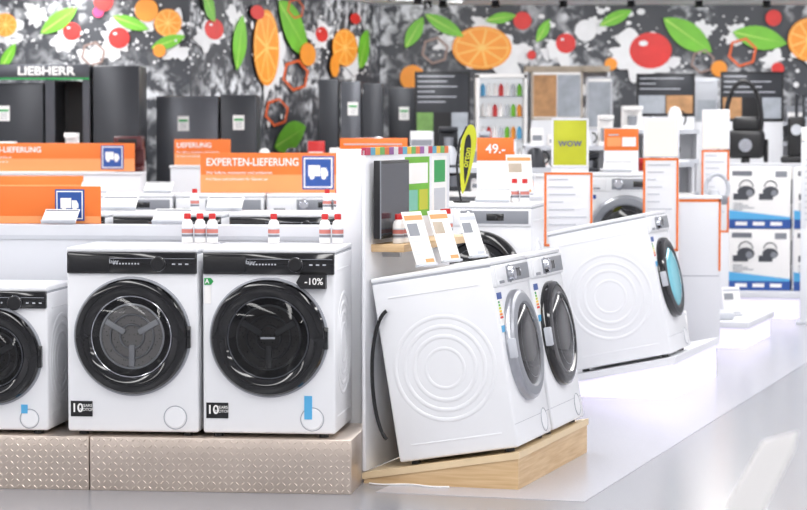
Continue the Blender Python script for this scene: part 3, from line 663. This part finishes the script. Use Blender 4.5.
# ------------------------------------------------------------------ fridges
def fridge(w, d, h, m, loc, rz=0, split=.38, label=True, name='refrigerator'):
    b = MB(name); b.box(0, w, 0.03, d, 0.03, h, m, .006); b.box(.02, w - .02, .05, d - .05, 0, .03, MBLACK)
    if split:
        b.box(.003, w - .003, 0, .03, .05, h * split - .004, m, .006); b.box(.003, w - .003, 0, .03, h * split + .004, h - .005, m, .006)
        b.tube([(.05, -.03, h * split + .1), (.05, -.035, h * split + .4)], .008, CHROME, 8); b.tube([(.05, -.03, h * split - .35), (.05, -.035, h * split - .05)], .008, CHROME, 8)
        for z in (h * split + .12, h * split + .38, h * split - .33, h * split - .07): b.box(.044, .056, -.03, 0, z - .006, z + .006, CHROME)
    else: b.box(.003, w - .003, 0, .03, .05, h - .005, m, .006)
    if label:
        b.box(w * .35, w * .35 + .10, -.003, 0, h * .84, h * .84 + .13, TEXTW); b.box(w * .35 + .01, w * .35 + .09, -.004, -.001, h * .84 + .08, h * .84 + .10, GREEN2)
        for i in range(3): b.box(w * .35 + .02, w * .35 + .08, -.004, -.001, h * .84 + .02 + i * .02, h * .84 + .026 + i * .02, GREY)
    return b.done(loc, rz)
b = MB('fridge_display_bay')
b.box(-5.0, -2.68, 20.95, 21.65, 2.06, 2.18, DGREY2, .004); b.box(-5.0, -2.68, 20.945, 20.95, 2.05, 2.065, GREEN2); b.box(-3.06, -2.98, 20.97, 21.65, 0, 2.05, DGREY2); b.box(-2.74, -2.68, 20.97, 21.65, 0, 2.05, DGREY2)
b.box(-2.98, -2.74, 21.6, 21.65, 0, 2.05, MBLACK)
for z in (.4, .8, 1.2): b.box(-2.98, -2.74, 21.0, 21.6, z, z + .02, DGREY)
o = b.done()
text(o, 'LIEBHERR', 0.10, (-3.05, 20.944, 2.12), TEXTW, bold=.003, sx=1.15)
fridge(0.6, .6, 2.02, DGREY, (-3.68, 21.0, 0), 0, .4); fridge(.6, .6, 2.02, MBLACK, (-4.3, 21, 0)); fridge(0.40, .6, 2.17, DGREY, (-2.66, 21.0, 0), 0, 0, False)
fridge(0.55, .6, 1.92, DGREY2, (-2.19, 21.7, 0), 0, .4); fridge(0.32, .6, 1.93, DGREY, (-1.62, 21.7, 0), 0, 0, True)
for i, x in enumerate((-0.84, -0.62, -0.40)): fridge(0.20, .55, 2.12 - .02 * i, [DGREY, DGREY2, DGREY][i], (x, 24.2, 0), -0, 0 if i else .4, i == 1)
fridge(.3, .55, 2.05, DGREY, (-.15, 24.8, 0), 0, .4, True)
stand('information_board', 0.38, 24.0, 0.54, 1.45, 2.19, DGREY, 0, MBLACK, pics=[PICG, MBLACK, PICB])
b = MB('open_display_fridge')
b.box(0, .5, 0, .05, 0, 1.3, TEXTW); b.box(0, .03, 0, .5, 1.3, 2.16, TEXTW); b.box(.47, .5, 0, .5, 1.3, 2.16, TEXTW); b.box(0, .5, .45, .5, 0, 2.16, TEXTW); b.box(0, .5, 0, .5, 2.13, 2.17, TEXTW); b.box(0, .5, 0, .5, 0, .05, GREY)
b.box(.03, .47, .44, .45, 1.3, 2.13, mat('fridge_interior_light', (245, 248, 252), .5, emit=.5))
cl = [RED, GREEN, TEXTW, TEXTW, MOR, TEXTW, LGREY, TAPE]
for j, z in enumerate((1.3, 1.52, 1.74, 1.94)):
    b.box(.03, .47, .05, .44, z, z + .012, CHROME)
    for i in range(7): b.lathe([(0, 0), (.025, 0), (.025, .09), (.012, .12), (0, .13)], (.07 + i * .06, .15, z + .012), cl[(i * 3 + j * 5) % 8], 'Z', 12)
b.done((.71, 24.0, 0))
stand('information_board', 1.50, 24.0, 0.50, 1.72, 2.20, TEXTW, 0, STONE, lines=False, pics=[PICT, PICB])
stand('information_board', 1.92, 24.05, 0.26, 1.62, 2.14, TEXTW, 0, LGREY, lines=False, pics=[PICB])
stand('information_board', 2.52, 23.6, 0.56, 1.75, 2.16, DGREY, 0, MBLACK, pics=[PICB, PICT])
stand('information_board', 3.35, 23.6, 0.60, 1.7, 2.18, DGREY, 0, MBLACK, pics=[PICT, MBLACK, PICB])
stand('information_board', 2.95, 23.9, 0.22, 1.7, 2.13, LGREY, 0, None, pics=[PICB])
stand('information_board', 3.95, 23.2, 0.35, 1.55, 1.95, DGREY2, 0, DGREY, pics=[PICB])
b = MB('stone_header_shelf'); b.box(0, .85, 0, .3, 2.2, 2.26, STONE, .004); b.box(0, .03, 0, .3, 0, 2.2, PANELW); b.box(.82, .85, 0, .3, 0, 2.2, PANELW); b.box(.03, .82, .27, .3, 0, 2.2, PANELW)
for z in (1.5, 1.75, 1.98):
    b.box(.03, .82, .02, .27, z - .015, z, PANELW)
    for i in range(5): b.box(.08 + i * .15, .17 + i * .15, .08, .2, z, z + .10 + .03 * (i % 3), [GREY, LGREY, RED, TEXTW, GREY][i], .01)
b.done((1.22, 24.6, 0))

def shelf(x, y, w, levels, seed, rz=0, name='small_appliance_shelf', top=None):
    rd = random.Random(seed); b = MB(name); top = top or levels[-1]
    b.box(0, w, .36, .40, 0, top + .02, PANELW, .003); b.box(0, w, 0, .36, 0, .12, PANELG, .003)
    b.box(0, .02, 0, .36, 0, top, PANELW); b.box(w - .02, w, 0, .36, 0, top, PANELW)
    for z in levels:
        b.box(.0, w, 0, .36, z - .02, z, PANELW); b.box(.0, w, -.012, 0, z - .035, z + .005, rd.choice([LGREY, LGREY, TEXTW]))
        xx = .06
        while xx < w - .16:
            ww = rd.uniform(.10, .22); hh = rd.uniform(.10, .24); mm = rd.choice([TEXTW, LGREY, TEXTW, DGREY, RED, TEXTW, STEEL, PANELW, GREY]); k = rd.random()
            if k < .45: b.box(xx, xx + ww, .08, .28, z, z + hh, mm, .006); b.box(xx + .01, xx + ww - .01, .077, .081, z + hh * .3, z + hh * .6, rd.choice([TAPE, ORANGE, GREY, TEXTW]))
            elif k < .8:
                r_ = min(ww, .16) / 2; b.lathe([(0, 0), (r_, 0), (r_ * 1.02, hh * .1), (r_ * .8, hh * .75), (r_ * .5, hh * .95), (0, hh)], (xx + ww / 2, .18, z), mm, 'Z', 20)
                b.tube([(xx + ww / 2 + r_ * .8 + .04 * math.sin(R(a)), .18, z + hh * .5 - hh * .3 * math.cos(R(a))) for a in range(0, 181, 20)], .008, MBLACK, 6)
            else:
                b.box(xx, xx + ww, .10, .28, z, z + .04, mm, .006); b.box(xx, xx + ww, .2, .28, z + .03, z + hh, mm, .006); b.box(xx, xx + ww, .10, .28, z + hh, z + hh + .04, mm, .006); b.lathe([(0, 0), (.04, 0), (.045, hh * .5), (0, hh * .5)], (xx + ww / 2, .15, z + .04), GREY, 'Z', 14)
            xx += ww + rd.uniform(.03, .08)
    return b.done((x, y, 0), rz)
shelf(1.95, 22.4, .75, (1.05, 1.35, 1.62), 3)
shelf(0.0, 22.0, 1.0, (.9, 1.2, 1.42), 4)
shelf(1.05, 21.2, .85, (1.0, 1.25, 1.48), 5)
shelf(-1.30, 20.6, 1.2, (.9, 1.15, 1.30), 6)
shelf(2.0, 20.2, .40, (.8, 1.1, 1.35), 9)
shelf(-3.4, 19.6, 1.3, (.9, 1.15, 1.35), 8)
shelf(0.25, 18.6, .9, (.9, 1.15, 1.33), 10)
shelf(-0.55, 19.3, .7, (.9, 1.15, 1.33), 11)
shelf(3.6, 24.3, 1.3, (1.2, 1.5, 1.7), 12)
shelf(1.55, 18.9, .5, (.9, 1.15, 1.3), 13)
cabinet('display_cabinet', -3.5, -2.0, 18.66, 19.0, 1.28); cabinet('display_cabinet', -1.9, -1.38, 19.98, 20.4, 1.31)
cabinet('display_cabinet', 0.60, 0.84, 14.95, 15.3, 1.20)
cabinet('display_cabinet', 0.90, 1.22, 16.7, 17.0, 1.30)
cabinet('display_cabinet', 1.98, 2.30, 17.75, 18.0, 1.12, frame=True)
place('price_card', CARDS[1], (0.72, 15.05, 1.227), 10, -15)
b = MB('espresso_machine'); b.box(-.11, .11, -.02, .2, 0, .04, MAROON, .01); b.box(-.11, .11, .08, .2, .03, .26, MAROON, .012); b.box(-.11, .11, -.04, .2, .17, .27, MAROON, .015)
b.lathe([(0, 0), (.03, 0), (.034, .06), (0, .06)], (0, .03, .04), TEXTW, 'Z', 16); b.box(-.07, .07, -.043, -.038, .19, .25, MBLACK)
b.done((-1.78, 20.15, 1.332)) if False else b.done((-2.11, 18.80, 1.302))

# foreground price sign
b = MB('price_sign_stand')
b.tube([(0, 0, 0.01), (0, 0, .80)], .008, LGREY, 10); b.lathe([(0, 0), (.12, 0), (.12, .01), (0, .012)], (0, 0, 0), LGREY, 'Z', 32)
b.M = Matrix.Translation((0, -.01, .79)) @ Matrix.Rotation(R(22), 4, 'Y')
b.prism([(-.045, 0), (.03, 0), (.045, .21), (.038, .245), (-.02, .20)], 0, .006, TEXTW)
b.box(-.03, .0, -.001, 0, .03, .034, LGREY)
b.M = Matrix.Identity(4)
b.done((0.68, 5.0, 0), 0)

cd = bpy.data.cameras.new('camera'); cam = bpy.data.objects.new('camera', cd); sc.collection.objects.link(cam)
cd.sensor_width = 36; cd.lens = 2450 / 807 * 36; cam.location = (0, 0, 1.62)
cam.rotation_euler = (R(90) - math.atan(125 / 2450), 0, 0)
cd.dof.use_dof = True; cd.dof.focus_distance = 11.2; cd.dof.aperture_fstop = 4.2; cd.clip_end = 200
sc.camera = cam
